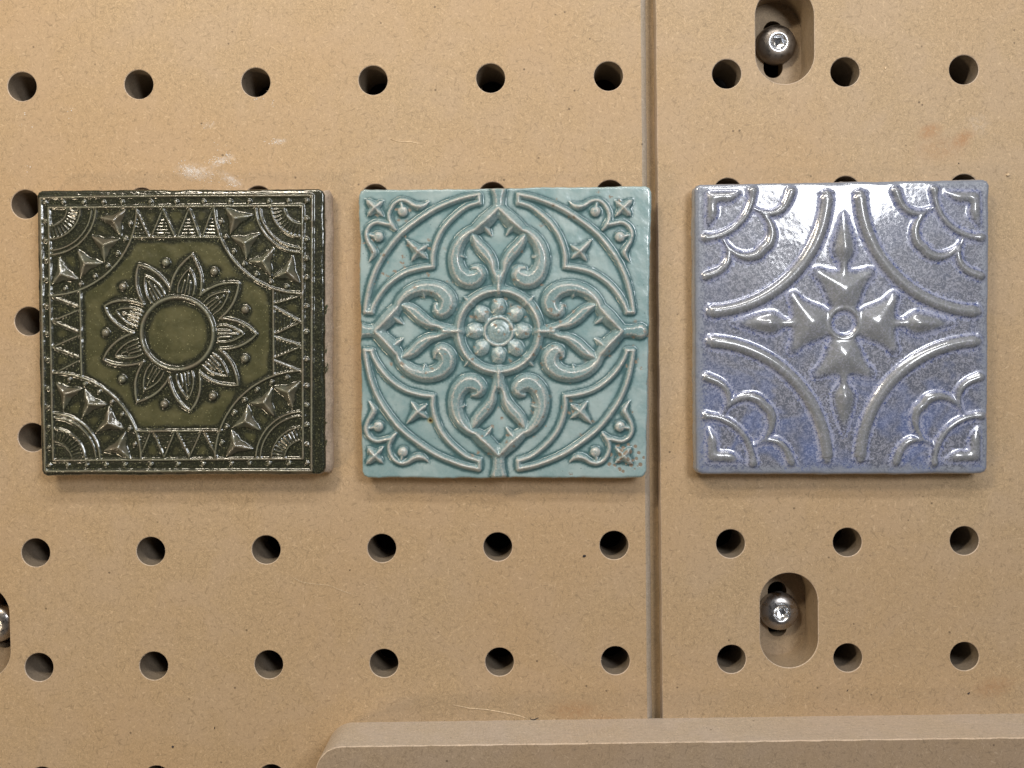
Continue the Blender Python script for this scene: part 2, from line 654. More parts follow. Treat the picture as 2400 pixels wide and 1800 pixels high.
class Relief:
    """height field of a tile; X, Y are drawing units on its face, heights too"""
    def __init__(self, corners, N):
        self.N = N
        s = np.linspace(0, 1, N)
        S, T = np.meshgrid(s, s)
        c = np.array(corners, float)      # TL TR BR BL
        self.X = (c[0][0] * (1 - S) + c[1][0] * S) * (1 - T) + (c[3][0] * (1 - S) + c[2][0] * S) * T
        self.Y = (c[0][1] * (1 - S) + c[1][1] * S) * (1 - T) + (c[3][1] * (1 - S) + c[2][1] * S) * T
        self.S, self.T = S, T
        self.x0, self.y0 = c[:, 0].mean() - (c[1][0] + c[2][0] - c[0][0] - c[3][0]) / 4, c[:, 1].mean() - (c[2][1] + c[3][1] - c[0][1] - c[1][1]) / 4
        self.dx = (c[1][0] + c[2][0] - c[0][0] - c[3][0]) / 2 / (N - 1)
        self.dy = (c[2][1] + c[3][1] - c[0][1] - c[1][1]) / 2 / (N - 1)
        self.H = np.zeros((N, N))
        self.own = np.zeros((N, N), int)
        self.parts = [('tile_body', None)]
        self.ws, self.ks, self.pw = 1.0, 1.0, 1.0

    def part(self, name, parent=None):
        self.parts.append((name, parent))
        return len(self.parts) - 1

    def win(self, xa, xb, ya, yb, m=14):
        mg = m * abs(self.dx)
        # corners are not quite square: allow for it
        mg += 26
        j0 = int(max(0, (xa - mg - self.x0) / self.dx)); j1 = int(min(self.N, (xb + mg - self.x0) / self.dx + 2))
        i0 = int(max(0, (ya - mg - self.y0) / self.dy)); i1 = int(min(self.N, (yb + mg - self.y0) / self.dy + 2))
        if j1 <= j0 or i1 <= i0:
            return None
        return (slice(i0, i1), slice(j0, j1))

    def put(self, w, h, p, thr=0.4):
        H = self.H[w]
        better = (h > H) & (h > thr)
        self.H[w] = np.maximum(H, h)
        if p is not None:
            self.own[w][better] = p

    def stroke(self, pts, k, p, cap=1e9, pw=1.0):
        """ridge along pts (x, y, halfwidth); height = k * halfwidth at the crest"""
        pts = [(q[0], q[1], q[2] * self.ws) for q in pts]
        k, pw = k * self.ks / self.ws, pw * self.pw
        for a, b in zip(pts[:-1], pts[1:]):
            wm = max(a[2], b[2])
            w = self.win(min(a[0], b[0]) - wm, max(a[0], b[0]) + wm, min(a[1], b[1]) - wm, max(a[1], b[1]) + wm, 1)
            if w is None:
                continue
            X, Y = self.X[w], self.Y[w]
            vx, vy = b[0] - a[0], b[1] - a[1]
            L2 = vx * vx + vy * vy + 1e-9
            t = np.clip(((X - a[0]) * vx + (Y - a[1]) * vy) / L2, 0, 1)
            d = np.hypot(X - a[0] - t * vx, Y - a[1] - t * vy)
            hw = np.maximum(a[2] + (b[2] - a[2]) * t, 0.5)
            q = np.clip(1 - d / hw, 0, 1)
            h = np.minimum(k * hw * q ** pw, cap)
            self.put(w, h, p)

    def inside(self, poly, X, Y):
        ins = np.zeros(X.shape, bool)
        n = len(poly)
        for i in range(n):
            x1, y1 = poly[i]
            x2, y2 = poly[(i + 1) % n]
            if y1 == y2:
                continue
            c = ((y1 > Y) != (y2 > Y)) & (X < (x2 - x1) * (Y - y1) / (y2 - y1) + x1)
            ins ^= c
        return ins

    def poly(self, poly, k, p, cap=1e9, pw=1.0):
        xs = [q[0] for q in poly]; ys_ = [q[1] for q in poly]
        w = self.win(min(xs), max(xs), min(ys_), max(ys_), 1)
        if w is None:
            return
        X, Y = self.X[w], self.Y[w]
        ins = self.inside([q[:2] for q in poly], X, Y)
        d = np.full(X.shape, 1e9)
        n = len(poly)
        for i in range(n):
            x1, y1 = poly[i][:2]; x2, y2 = poly[(i + 1) % n][:2]
            vx, vy = x2 - x1, y2 - y1
            t = np.clip(((X - x1) * vx + (Y - y1) * vy) / (vx * vx + vy * vy + 1e-9), 0, 1)
            d = np.minimum(d, np.hypot(X - x1 - t * vx, Y - y1 - t * vy))
        h = np.where(ins, np.minimum(k * d ** pw, cap), 0)
        self.put(w, h, p)

    def claim(self, poly, p):
        xs = [q[0] for q in poly]; ys_ = [q[1] for q in poly]
        w = self.win(min(xs), max(xs), min(ys_), max(ys_), 1)
        ins = self.inside([q[:2] for q in poly], self.X[w], self.Y[w])
        o = self.own[w]
        o[ins & (o == 0)] = p

    def bead(self, x, y, r, h, p):
        w = self.win(x - r, x + r, y - r, y + r, 1)
        if w is None:
            return
        d = np.hypot(self.X[w] - x, self.Y[w] - y) / r
        self.put(w, h * np.sqrt(np.clip(1 - d * d, 0, 1)), p)


def build_tile(R, name, label, cat, to_px, z_top, unit, mats, side_mat, soft, wav, edge_r, seed, bulge=None, side_z=None, extra=None, edge_wob=1.0, terrace=0.0, crest_gain=0.45, edge_pool=0.0, soften=()):
    """turn the height field into meshes. unit = metres per drawing unit"""
    N = R.N
    mask = np.clip(R.H / 6.0, 0, 1)
    if soften:
        ids = [i for i, q in enumerate(R.parts) if q[0] in soften]
        sm = blur(np.isin(R.own, ids).astype(float), 2.5)
        R.H = R.H * (1 - sm) + blur(R.H, 4.2) * sm
    H = blur(R.H, soft)
    ridge = np.clip(H / np.percentile(H[H > 3], 80), 0, 1)
    near = blur(mask, 4.0 * N / 500)
    wide = blur(mask, 9.0 * N / 500)
    m1 = blur(mask, 0.8)
    foot = np.clip(near * 2.6, 0, 1) * np.clip(1 - m1 * 0.9, 0, 1)
    crest = np.clip((H - blur(H, 2.6)) * crest_gain, 0, 1)
    if terrace:
        H = H + terrace * np.sin(R.H * 2 * np.pi / 5.0) * np.clip(R.H / 8, 0, 1)
    # glaze waves
    for cell, amp, sd in wav:
        H = H + amp * 2 * vnoise(R.X, R.Y, cell, seed + sd)
    # rounded outer border
    cell_u = R.dx
    dE = np.minimum(np.minimum(R.S, 1 - R.S), np.minimum(R.T, 1 - R.T)) * (N - 1) * cell_u
    # corner rounding: distance in the corner uses a circle
    rc = 16.0
    ax = np.minimum(R.S, 1 - R.S) * (N - 1) * cell_u
    ay = np.minimum(R.T, 1 - R.T) * (N - 1) * cell_u
    rr = edge_r * (1.0 + 0.5 * vnoise(R.X, R.Y, 70, seed + 50))
    q = np.clip(1 - dE / rr, 0, 1)
    drop = rr * (1 - np.sqrt(np.clip(1 - q * q, 0, 1)))
    H = H * np.clip(dE / rr, 0, 1) ** 0.5 - drop * 0.85
    # outline wobble and rounded plan corners
    Xd, Yd = R.X.copy(), R.Y.copy()
    fall = np.clip(1 - dE / 40.0, 0, 1)
    wx = edge_wob * (7 * vnoise(R.X, R.Y, 150, seed + 9) + 3.5 * vnoise(R.X, R.Y, 34, seed + 10) + 1.6 * vnoise(R.X, R.Y, 12, seed + 12))
    wy = edge_wob * (7 * vnoise(R.X, R.Y, 150, seed + 19) + 3.5 * vnoise(R.X, R.Y, 34, seed + 20) + 1.6 * vnoise(R.X, R.Y, 12, seed + 22))
    Xd += wx * fall
    Yd += wy * fall
    rcx, rcy = np.clip(rc * 2 - ax, 0, None), np.clip(rc * 2 - ay, 0, None)
    pull = np.where((rcx > 0) & (rcy > 0), np.minimum(rcx, rcy) * 0.32, 0)
    Xd += np.where(R.S < 0.5, pull, -pull)
    Yd += np.where(R.T < 0.5, pull, -pull)
    # to the place
    px, py = to_px(Xd, Yd)
    dirx = (px - 1200) / 2000.0
    diry = -(py - 900) / 2000.0
    M = np.array(MC)
    D = np.stack([dirx, diry, -np.ones_like(dirx)], -1) @ M.T
    t = (z_top - CAM_LOC.z) / D[..., 2]
    P = np.array(CAM_LOC) + D * t[..., None]
    P[..., 2] = z_top + H * unit
    cen = P.reshape(-1, 3).mean(0)
    cen[2] = 0
    P = P - cen
    gi = np.gradient(P, axis=0)
    gj = np.gradient(P, axis=1)
    Nn = np.cross(gi, gj)
    Nn *= np.where(Nn[..., 2:3] < 0, -1, 1)
    Nn /= np.linalg.norm(Nn, axis=-1, keepdims=True)
    root = thing(name, tuple(cen), label, cat)
    V = P.reshape(-1, 3)
    if edge_pool:
        wide = np.maximum(wide, np.clip(1 - dE / 75, 0, 1) * edge_pool)
    NV = Nn.reshape(-1, 3)
    at_r, at_f, at_w = ridge.ravel(), foot.ravel(), np.clip(wide * 1.6, 0, 1).ravel()
    idx = np.arange(N * N).reshape(N, N)
    quads = np.stack([idx[:-1, :-1], idx[1:, :-1], idx[1:, 1:], idx[:-1, 1:]], -1).reshape(-1, 4)
    ow = R.own
    # tiny gaps between parts of one kind are fine; owner of a quad = owner of its corner
    qo = np.maximum(np.maximum(ow[:-1, :-1], ow[1:, :-1]), np.maximum(ow[1:, 1:], ow[:-1, 1:])).reshape(-1)
    objs = {}
    order = np.argsort(qo, kind='stable')
    qs, cuts = qo[order], None
    starts = np.searchsorted(qs, np.arange(len(R.parts)))
    ends = np.searchsorted(qs, np.arange(len(R.parts)), side='right')
    for pid, (pn, par) in enumerate(R.parts):
        sel = quads[order[starts[pid]:ends[pid]]]
        if len(sel) < 3:
            continue
        used, inv = np.unique(sel, return_inverse=True)
        me = bpy.data.meshes.new(pn)
        me.vertices.add(len(used))
        me.vertices.foreach_set('co', V[used].astype(np.float32).ravel())
        nf = len(sel)
        me.loops.add(nf * 4)
        me.loops.foreach_set('vertex_index', inv.astype(np.int32).ravel())
        me.polygons.add(nf)
        me.polygons.foreach_set('loop_start', np.arange(0, nf * 4, 4, dtype=np.int32))
        me.polygons.foreach_set('loop_total', np.full(nf, 4, dtype=np.int32))
        me.update(calc_edges=True)
        me.polygons.foreach_set('use_smooth', np.ones(nf, bool))
        for an, arr in (('crest', crest.ravel()), ('rim', np.clip(1 - dE / 80, 0, 1).ravel()), ('ridge', at_r), ('foot', at_f), ('wide', at_w)):
            a = me.attributes.new(an, 'FLOAT', 'POINT')
            a.data.foreach_set('value', arr[used].astype(np.float32))
        me.normals_split_custom_set_from_vertices(NV[used].tolist())
        o = link(pn, me, mats, root)
        objs[pid] = o
        if par is not None and par in objs:
            o.parent = objs[par]
    # side wall down to the board
    loop = np.concatenate([idx[0, :-1], idx[:-1, -1], idx[-1, :0:-1], idx[:0:-1, 0]])
    step = 4
    loop = loop[::step]
    ring = V[loop].copy()
    m = len(ring)
    c2 = V[:, :2].mean(0)
    tang = np.roll(ring, -1, 0) - np.roll(ring, 1, 0)
    nn = np.stack([-tang[:, 1], tang[:, 0]], 1)
    nn /= np.linalg.norm(nn, axis=1, keepdims=True) + 1e-12
    nn *= np.sign(((ring[:, :2] - c2) * nn).sum(1))[:, None]
    rows = []
    zt = ring[:, 2].copy()
    rs = np.random.RandomState(seed)
    levels = [0.0, 0.06, 0.18, 0.38, 0.6, 0.82, 0.95, 1.0]
    side_of = np.argmax(np.stack([nn[:, 0], -nn[:, 0], nn[:, 1], -nn[:, 1]], 1), 1)   # 0 right 1 left 2 top 3 bottom
    ph = np.arange(m) * 1.0
    for li, lv in enumerate(levels):
        r = ring.copy()
        r[:, 2] = zt * (1 - lv)
        base = bulge(lv, side_of) if bulge else np.zeros(m)
        jit = 0.00010 * np.sin(ph * 0.21 + li) + 0.00008 * np.sin(ph * 0.77 + 2 * li) + 0.00005 * rs.randn(m)
        if lv == 0:
            jit = jit * 0; base = base * 0
        r[:, :2] += nn * (base + jit)[:, None]
        rows.append(r)
    vv = np.concatenate(rows)
    ff = []
    for i in range(len(levels) - 1):
        for j in range(m):
            k = (j + 1) % m
            ff.append((i * m + j, (i + 1) * m + j, (i + 1) * m + k, i * m + k))
    so = mesh('tile_side', vv.tolist(), ff, side_mat, root, smooth=True)
    if extra:
        extra(root, cen)
    return root, R


def tile_uv(offx, offy, sc):
    return lambda X, Y: (offx + X / sc, offy + Y / sc)


# ---- tile 1: olive green, sunflower in an octagon -----------------
def tile_green():
    R = Relief([(10, 34), (1590, 28), (1592, 1592), (35, 1602)], 600)
    R.ws, R.ks, R.pw = 1.2, 1.3, 0.95
    K = 0.95
    p = R.part('outer_border_line')
    fr = [(38, 80), (300, 74), (700, 70), (1523, 66), (1522, 800), (1520, 1573), (62, 1576), (50, 800), (38, 80)]
    R.stroke([(x, y, 9.5) for x, y in fr], K, p)
    TLc, TRc, BRc, BLc = (82, 133), (1470, 122), (1474, 1507), (106, 1517)
    p = R.part('inner_border_line')
    R.stroke([(*q, 9.5) for q in (TLc, TRc, BRc, BLc, TLc)], K, p)
    # border beads
    fx = [(v - 62) / 1430.0 for v in (62, 160, 272, 380, 482, 638, 779, 928, 1073, 1178, 1285, 1392, 1492)]
    bc = [(62, 105), (1493, 96), (1496, 1531), (85, 1543)]
    for a, b in ((0, 1), (1, 2), (2, 3), (3, 0)):
        for f in fx[:-1]:
            x = bc[a][0] + (bc[b][0] - bc[a][0]) * f
            y = bc[a][1] + (bc[b][1] - bc[a][1]) * f
            R.bead(x, y, 14, 11, R.part('border_bead'))
    # corner fans, arcs, studs, beads: (corner, sx, sy)
    for (cx, cy), sx, sy in ((TLc, 1, 1), (TRc, -1, 1), (BRc, -1, -1), (BLc, 1, -1)):
        def P(r, a, hw=None):
            x, y = cx + sx * r * math.cos(math.radians(a)), cy + sy * r * math.sin(math.radians(a))
            return (x, y) if hw is None else (x, y, hw)

        def A(r, hw, a0=0, a1=90, n=36):
            return [P(r, a0 + (a1 - a0) * k / n, hw) for k in range(n + 1)]
        p = R.part('corner_fan')
        R.stroke(A(102, 8), K, p)
        R.stroke(A(173, 8), K, p)
        for k in range(1, 11):
            a = 90 * k / 11
            pp = R.part('fan_rib', p)
            R.stroke([P(112, a, 6.5), P(166, a, 6.5)], 1.0, pp)
        R.claim([P(0, 0)] + [P(173, 90 * k / 12) for k in range(13)], p)
        p = R.part('double_arc_line')
        R.stroke(A(234, 8), K, p)
        R.stroke(A(257, 8.5), K, p)
        for (a0, a1, am) in ((1, 21.8, 11), (24, 44, 33.5), (46, 66.2, 56), (68, 88, 78.5)):
            v0, v1, v2 = P(424, a0), P(424, a1), P(280, am)
            cxs, cys = (v0[0] + v1[0] + v2[0]) / 3, (v0[1] + v1[1] + v2[1]) / 3
            out = []
            for a, b in ((v0, v1), (v1, v2), (v2, v0)):
                for k in range(8):
                    t = k / 8
                    x, y = a[0] + (b[0] - a[0]) * t, a[1] + (b[1] - a[1]) * t
                    f = 0.20 * 4 * t * (1 - t)
                    out.append((x + (cxs - x) * f, y + (cys - y) * f))
            pp = R.part('pyramid_stud')
            R.poly(out, 1.05, pp)
            R.poly(out, 7.0, pp, cap=9)
            # crisp ridges running from the peak to each tip
            for v in (v0, v1, v2):
                R.stroke([(cxs, cys, 32), ((cxs + v[0]) / 2, (cys + v[1]) / 2, 22), (*v, 5)], 0.8, pp)
        p = R.part('octagon_arc_line')
        R.stroke(A(481, 9), K, p)
        for k in range(1, 8):
            R.bead(*P(453, 11.25 * k), 13.5, 12, R.part('arc_bead'))
    # zigzag bands: straight inner line, zigzag, hatching in every second triangle
    bands = [
        # (inner line a, b, apex points on the border, node points on the inner line, first/last half)
        (((536, 297), (1022, 296)), [(560, 142), (707, 140), (852, 136), (984, 132)], [(636, 290), (780, 291), (916, 290)], [(543, 292), (1016, 291)]),
        (((253, 590), (262, 1066)), [(98, 619), (106, 753), (104, 897), (109, 1042)], [(247, 684), (248, 823), (251, 960)], [(250, 592), (256, 1062)]),
        (((1311, 585), (1314, 1056)), [(1466, 614), (1462, 759), (1470, 890), (1468, 1032)], [(1316, 668), (1319, 834), (1319, 964)], [(1313, 590), (1316, 1050)]),
        (((551, 1356), (1027, 1354)), [(584, 1498), (715, 1500), (852, 1498), (1000, 1496)], [(647, 1362), (779, 1362), (925, 1360)], [(560, 1360), (1018, 1358)]),
    ]
    for (la, lb), apex, node, ends in bands:
        p = R.part('octagon_side_line')
        R.stroke([(*la, 9), (*lb, 9)], K, p)
        p = R.part('zigzag_line')
        vx, vy = lb[0] - la[0], lb[1] - la[1]
        L = math.hypot(vx, vy)
        ux, uy = vx / L, vy / L
        chain = [ends[0]] + [q for pr in zip(apex, node + [None]) for q in pr if q is not None] + [ends[1]]
        seq = []
        allp = [('e', ends[0])]
        for i, ap in enumerate(apex):
            allp.append(('a', ap))
            if i < len(node):
                allp.append(('n', node[i]))
        allp.append(('e', ends[1]))
        for (ka, a), (kb, b) in zip(allp[:-1], allp[1:]):
            a2 = (a[0] + ux * 9, a[1] + uy * 9) if ka == 'n' else a
            b2 = (b[0] - ux * 9, b[1] - uy * 9) if kb == 'n' else b
            if ka == 'a' and kb == 'e' or ka == 'e' and kb == 'a':
                continue
            R.stroke([(*a2, 8), (*b2, 8)], K, p)
        # hatching
        hatch = []
        for i, ap in enumerate(apex):
            l = node[i - 1] if i > 0 else ends[0]
            r = node[i] if i < len(node) else ends[1]
            for h in (0.10, 0.22, 0.34, 0.46, 0.57):
                xa = l[0] + (ap[0] - l[0]) * h + ux * 12; ya = l[1] + (ap[1] - l[1]) * h + uy * 12
                xb = r[0] + (ap[0] - r[0]) * h - ux * 12; yb = r[1] + (ap[1] - r[1]) * h - uy * 12
                if (xb - xa) * ux + (yb - ya) * uy > 8:
                    R.stroke([(xa, ya, 4.6), (xb, yb, 4.6)], 1.0, R.part('hatch_line', p))
    # flower
    fxc, fyc = 787, 822
    p = R.part('flower_ring')
    R.stroke(arc_pts(fxc, fyc, 197, 0, 360, 14, 90), 0.9, p)
    centre = R.part('flower_centre')
    for k in range(9):
        base = 0.6 + 40 * k
        jr = (0, 4, -2, 6, 0, -4, 2, 8, 3)[k]

        def Q(r, a, hw=None):
            x, y = fxc + r * math.cos(math.radians(base + a)), fyc + r * math.sin(math.radians(base + a))
            return (x, y) if hw is None else (x, y, hw)
        p = R.part('petal')
        side = []
        for sgn in (1, -1):
            pts = spline([Q(243, 20 * sgn, 9), Q(290, 16.2 * sgn, 9.5), Q(345, 11.0 * sgn, 10), Q(396, 5.0 * sgn, 10), Q(432 + jr, 0, 8)])
            R.stroke(pts, K, p)
            side.append([q[:2] for q in pts])
        R.claim([Q(205, -16)] + side[1] + side[0][::-1] + [Q(205, 16)], p)
        # inner leaf with veins
        pv = R.part('petal_vein', p)
        for sgn in (1, -1):
            R.stroke(spline([Q(222, 11 * sgn, 5.5), Q(262, 10 * sgn, 6), Q(302, 6.8 * sgn, 6), Q(338, 3.0 * sgn, 6), Q(362, 0, 5)]), 1.35, pv)
        for off, r0, r1 in ((0, 222, 325), (21, 222, 290), (-21, 222, 290)):
            a0, a1 = math.degrees(math.atan2(off, r0)), math.degrees(math.atan2(off * 0.75, r1))
            pv = R.part('petal_vein', p)
            R.stroke([Q(r0, a0, 6), Q(r1, a1, 5.5)], 1.35, pv)
        R.bead(*Q(393, 20), 23, 20, R.part('flower_bead'))
    R.claim([(fxc + 190 * math.cos(a * math.pi / 30), fyc + 190 * math.sin(a * math.pi / 30)) for a in range(60)], centre)
    return R


# ---- tile 2: pale turquoise, four acanthus scrolls -----------------
def tile_teal():
    R = Relief([(26, 34), (1628, 14), (1602, 1612), (44, 1614)], 520)
    R.ws, R.ks, R.pw = 1.4, 1.55, 0.95
    cx, cy = 792, 810
    K = 1.0

    def tr(pts, rot, flip):
        """motif drawn pointing up, relative to the centre"""
        out = []
        ca, sa = [(1, 0), (0, 1), (-1, 0), (0, -1)][rot]
        for q in pts:
            x, y = q[0] * (-1 if flip else 1), q[1]
            X, Y = x * ca - y * sa, x * sa + y * ca
            Y *= 1.006 if Y > 0 else 0.998
            out.append((cx + X, cy + Y) + tuple(q[2:]))
        return out

    def rel(pts, sc=1.0):
        return [((q[0] * sc - 790), (q[1] * sc - 811)) + tuple(v for v in q[2:]) for q in pts]

    for rot in range(4):
        stem = R.part('stem')
        top = [-770, -738, -775, -722][(rot + 0) % 4]
        top = {0: -772, 1: -772, 2: -778, 3: -765}[rot]
        R.stroke(tr([(0, top, 34), (0, top + 40, 27), (0, -700, 26), (0, -655, 30)], rot, False), 0.85, stem, cap=21)
        R.stroke(tr([(0, -300, 26), (0, -262, 24), (0, -222, 30)], rot, False), 0.85, stem)
        for flip in (False, True):
            pet = R.part('acanthus_leaf')
            R.stroke(tr(spline(rel([(788, 140, 26), (760, 168, 28), (722, 206, 32), (682, 240, 28), (644, 272, 17)])), rot, flip), 0.95, pet)
            R.stroke(tr(spline(rel([(700, 228, 22), (728, 256, 14), (752, 290, 3)])), rot, flip), 1.0, pet)
            R.stroke(tr(spline(rel([(775, 150, 18), (782, 190, 6)])), rot, flip), 1.0, pet)
            scr = R.part('leaf_scroll')
            R.stroke(tr(spline(rel([(662, 255, 22), (620, 278, 25), (580, 322, 28), (556, 380, 31), (554, 440, 33), (574, 494, 36),
                                    (614, 528, 38), (655, 526, 38), (684, 500, 32), (678, 474, 22), (652, 464, 12), (640, 470, 6)], 1)), rot, flip), 0.9, scr, cap=30)
            R.stroke(tr(spline(rel([(560, 396, 22), (585, 400, 13), (612, 408, 2)])), rot, flip), 1.0, scr)
            st = R.part('s_shaped_stalk')
            R.stroke(tr(spline(rel([(640, 268, 9), (655, 300, 19), (680, 342, 26), (720, 386, 27), (750, 432, 23), (762, 480, 18), (778, 512, 22), (790, 548, 24)])), rot, flip), 0.95, st, cap=26)
        # spur on the diagonal of the ring frame
        sp = R.part('ring_spur')
        c45 = math.sqrt(0.5)
        R.stroke(tr([(-216 * c45, -216 * c45, 22), (-240 * c45, -240 * c45, 14), (-272 * c45, -268 * c45, 3)], rot, False), 0.95, sp)
    p = R.part('rosette_ring')
    R.stroke(arc_pts(cx, cy, 221, 0, 360, 22, 80), 0.95, p)
    # rosette
    for k in range(8):
        a = math.radians(45 * k - 90)
        p = R.part('rosette_lobe')
        c, s = math.cos(a), math.sin(a)
        R.stroke([(cx + c * 88, cy + s * 88, 12), (cx + c * 106, cy + s * 106, 22), (cx + c * 128, cy + s * 128, 33), (cx + c * 142, cy + s * 142, 30)], 0.5, p, pw=0.8)
        R.stroke([(cx + c * 84, cy + s * 84, 8), (cx + c * 106, cy + s * 106, 7)], 1.0, p)
    p = R.part('rosette_collar')
    R.stroke(arc_pts(cx, cy, 76, 0, 360, 11, 60), 0.8, p)
    p = R.part('rosette_knob')
    R.bead(cx, cy, 64, 15, p)
    R.bead(cx, cy, 42, 19, p)
    R.bead(cx, cy, 18, 23, p)

    # corner motif, drawn for the top left corner
    def cor(pts, sx, sy, sc=0.507):
        out = []
        for q in pts:
            X, Y = q[0] * sc - 791, q[1] * sc - 809
            X, Y = sx * X * -1 * -1, sy * Y
            Y *= 1.006 if Y > 0 else 0.998
            X *= 1.008 if X > 0 else 1.0
            out.append((cx + X, cy + Y) + tuple(q[2:]))
        return out
    for sx, sy in ((1, 1), (-1, 1), (-1, -1), (1, -1)):
        p = R.part('crescent_frame')
        R.stroke(cor(spline([(1345, 122, 15), (1150, 165, 15), (900, 265, 15.5), (700, 390, 16), (500, 550, 16), (350, 735, 16), (250, 900, 15), (180, 1080, 15), (140, 1250, 14), (122, 1385, 14)], 20), sx, sy), 1.0, p)
        R.stroke(cor(spline([(1345, 205, 14), (1200, 262, 14), (1050, 385, 15), (950, 505, 15), (885, 640, 15), (850, 780, 15), (850, 898, 14)], 20), sx, sy), 1.0, p)
        R.stroke(cor(spline([(850, 898, 14), (720, 915, 15), (560, 962, 15), (420, 1050, 15), (310, 1160, 15), (225, 1290, 14), (185, 1385, 14)], 20), sx, sy), 1.0, p)
        R.stroke(cor([(1348, 122, 14), (1352, 208, 14)], sx, sy), 1.0, p)
        R.stroke(cor([(120, 1388, 14), (190, 1388, 14)], sx, sy), 1.0, p)
        p = R.part('four_point_star')
        for q, wd in (((562, 602), 18), ((795, 662), 16), ((790, 812), 16), ((612, 840), 15)):
            R.stroke(cor([(692, 735, wd + 6), ((692 * .4 + q[0] * .6), (735 * .4 + q[1] * .6), wd * 0.8), (*q, 3)], sx, sy), 1.0, p)
        p = R.part('corner_star')
        for q, wd in (((122, 165), 18), ((318, 178), 15), ((318, 358), 14), ((140, 352), 18)):
            R.stroke(cor([(225, 262, wd + 5), ((225 * .4 + q[0] * .6), (262 * .4 + q[1] * .6), wd * 0.85), (*q, 3)], sx, sy), 1.0, p)
        p = R.part('tendril')
        R.stroke(cor(spline([(445, 495, 9), (405, 445, 15), (378, 375, 12), (385, 300, 12), (430, 222, 12), (500, 182, 13), (575, 192, 13), (640, 232, 15), (705, 250, 17), (770, 225, 10), (812, 178, 2)], 20), sx, sy), 1.0, p)
        R.stroke(cor(spline([(405, 445, 15), (330, 432, 12), (245, 418, 12), (170, 458, 12), (135, 535, 13), (150, 620, 13), (190, 690, 15), (215, 745, 16), (190, 800, 10), (148, 858, 2)], 20), sx, sy), 1.0, p)
        for q in ((525, 300), (262, 575)):
            x, y = cor([q], sx, sy)[0][:2]
            b = R.part('tendril_bead', p)
            R.bead(x, y, 31, 23, b)
        R.stroke(cor([(508, 205, 9), (522, 270, 13)], sx, sy), 1.0, p)
        R.stroke(cor([(160, 555, 9), (235, 572, 13)], sx, sy), 1.0, p)
    return R


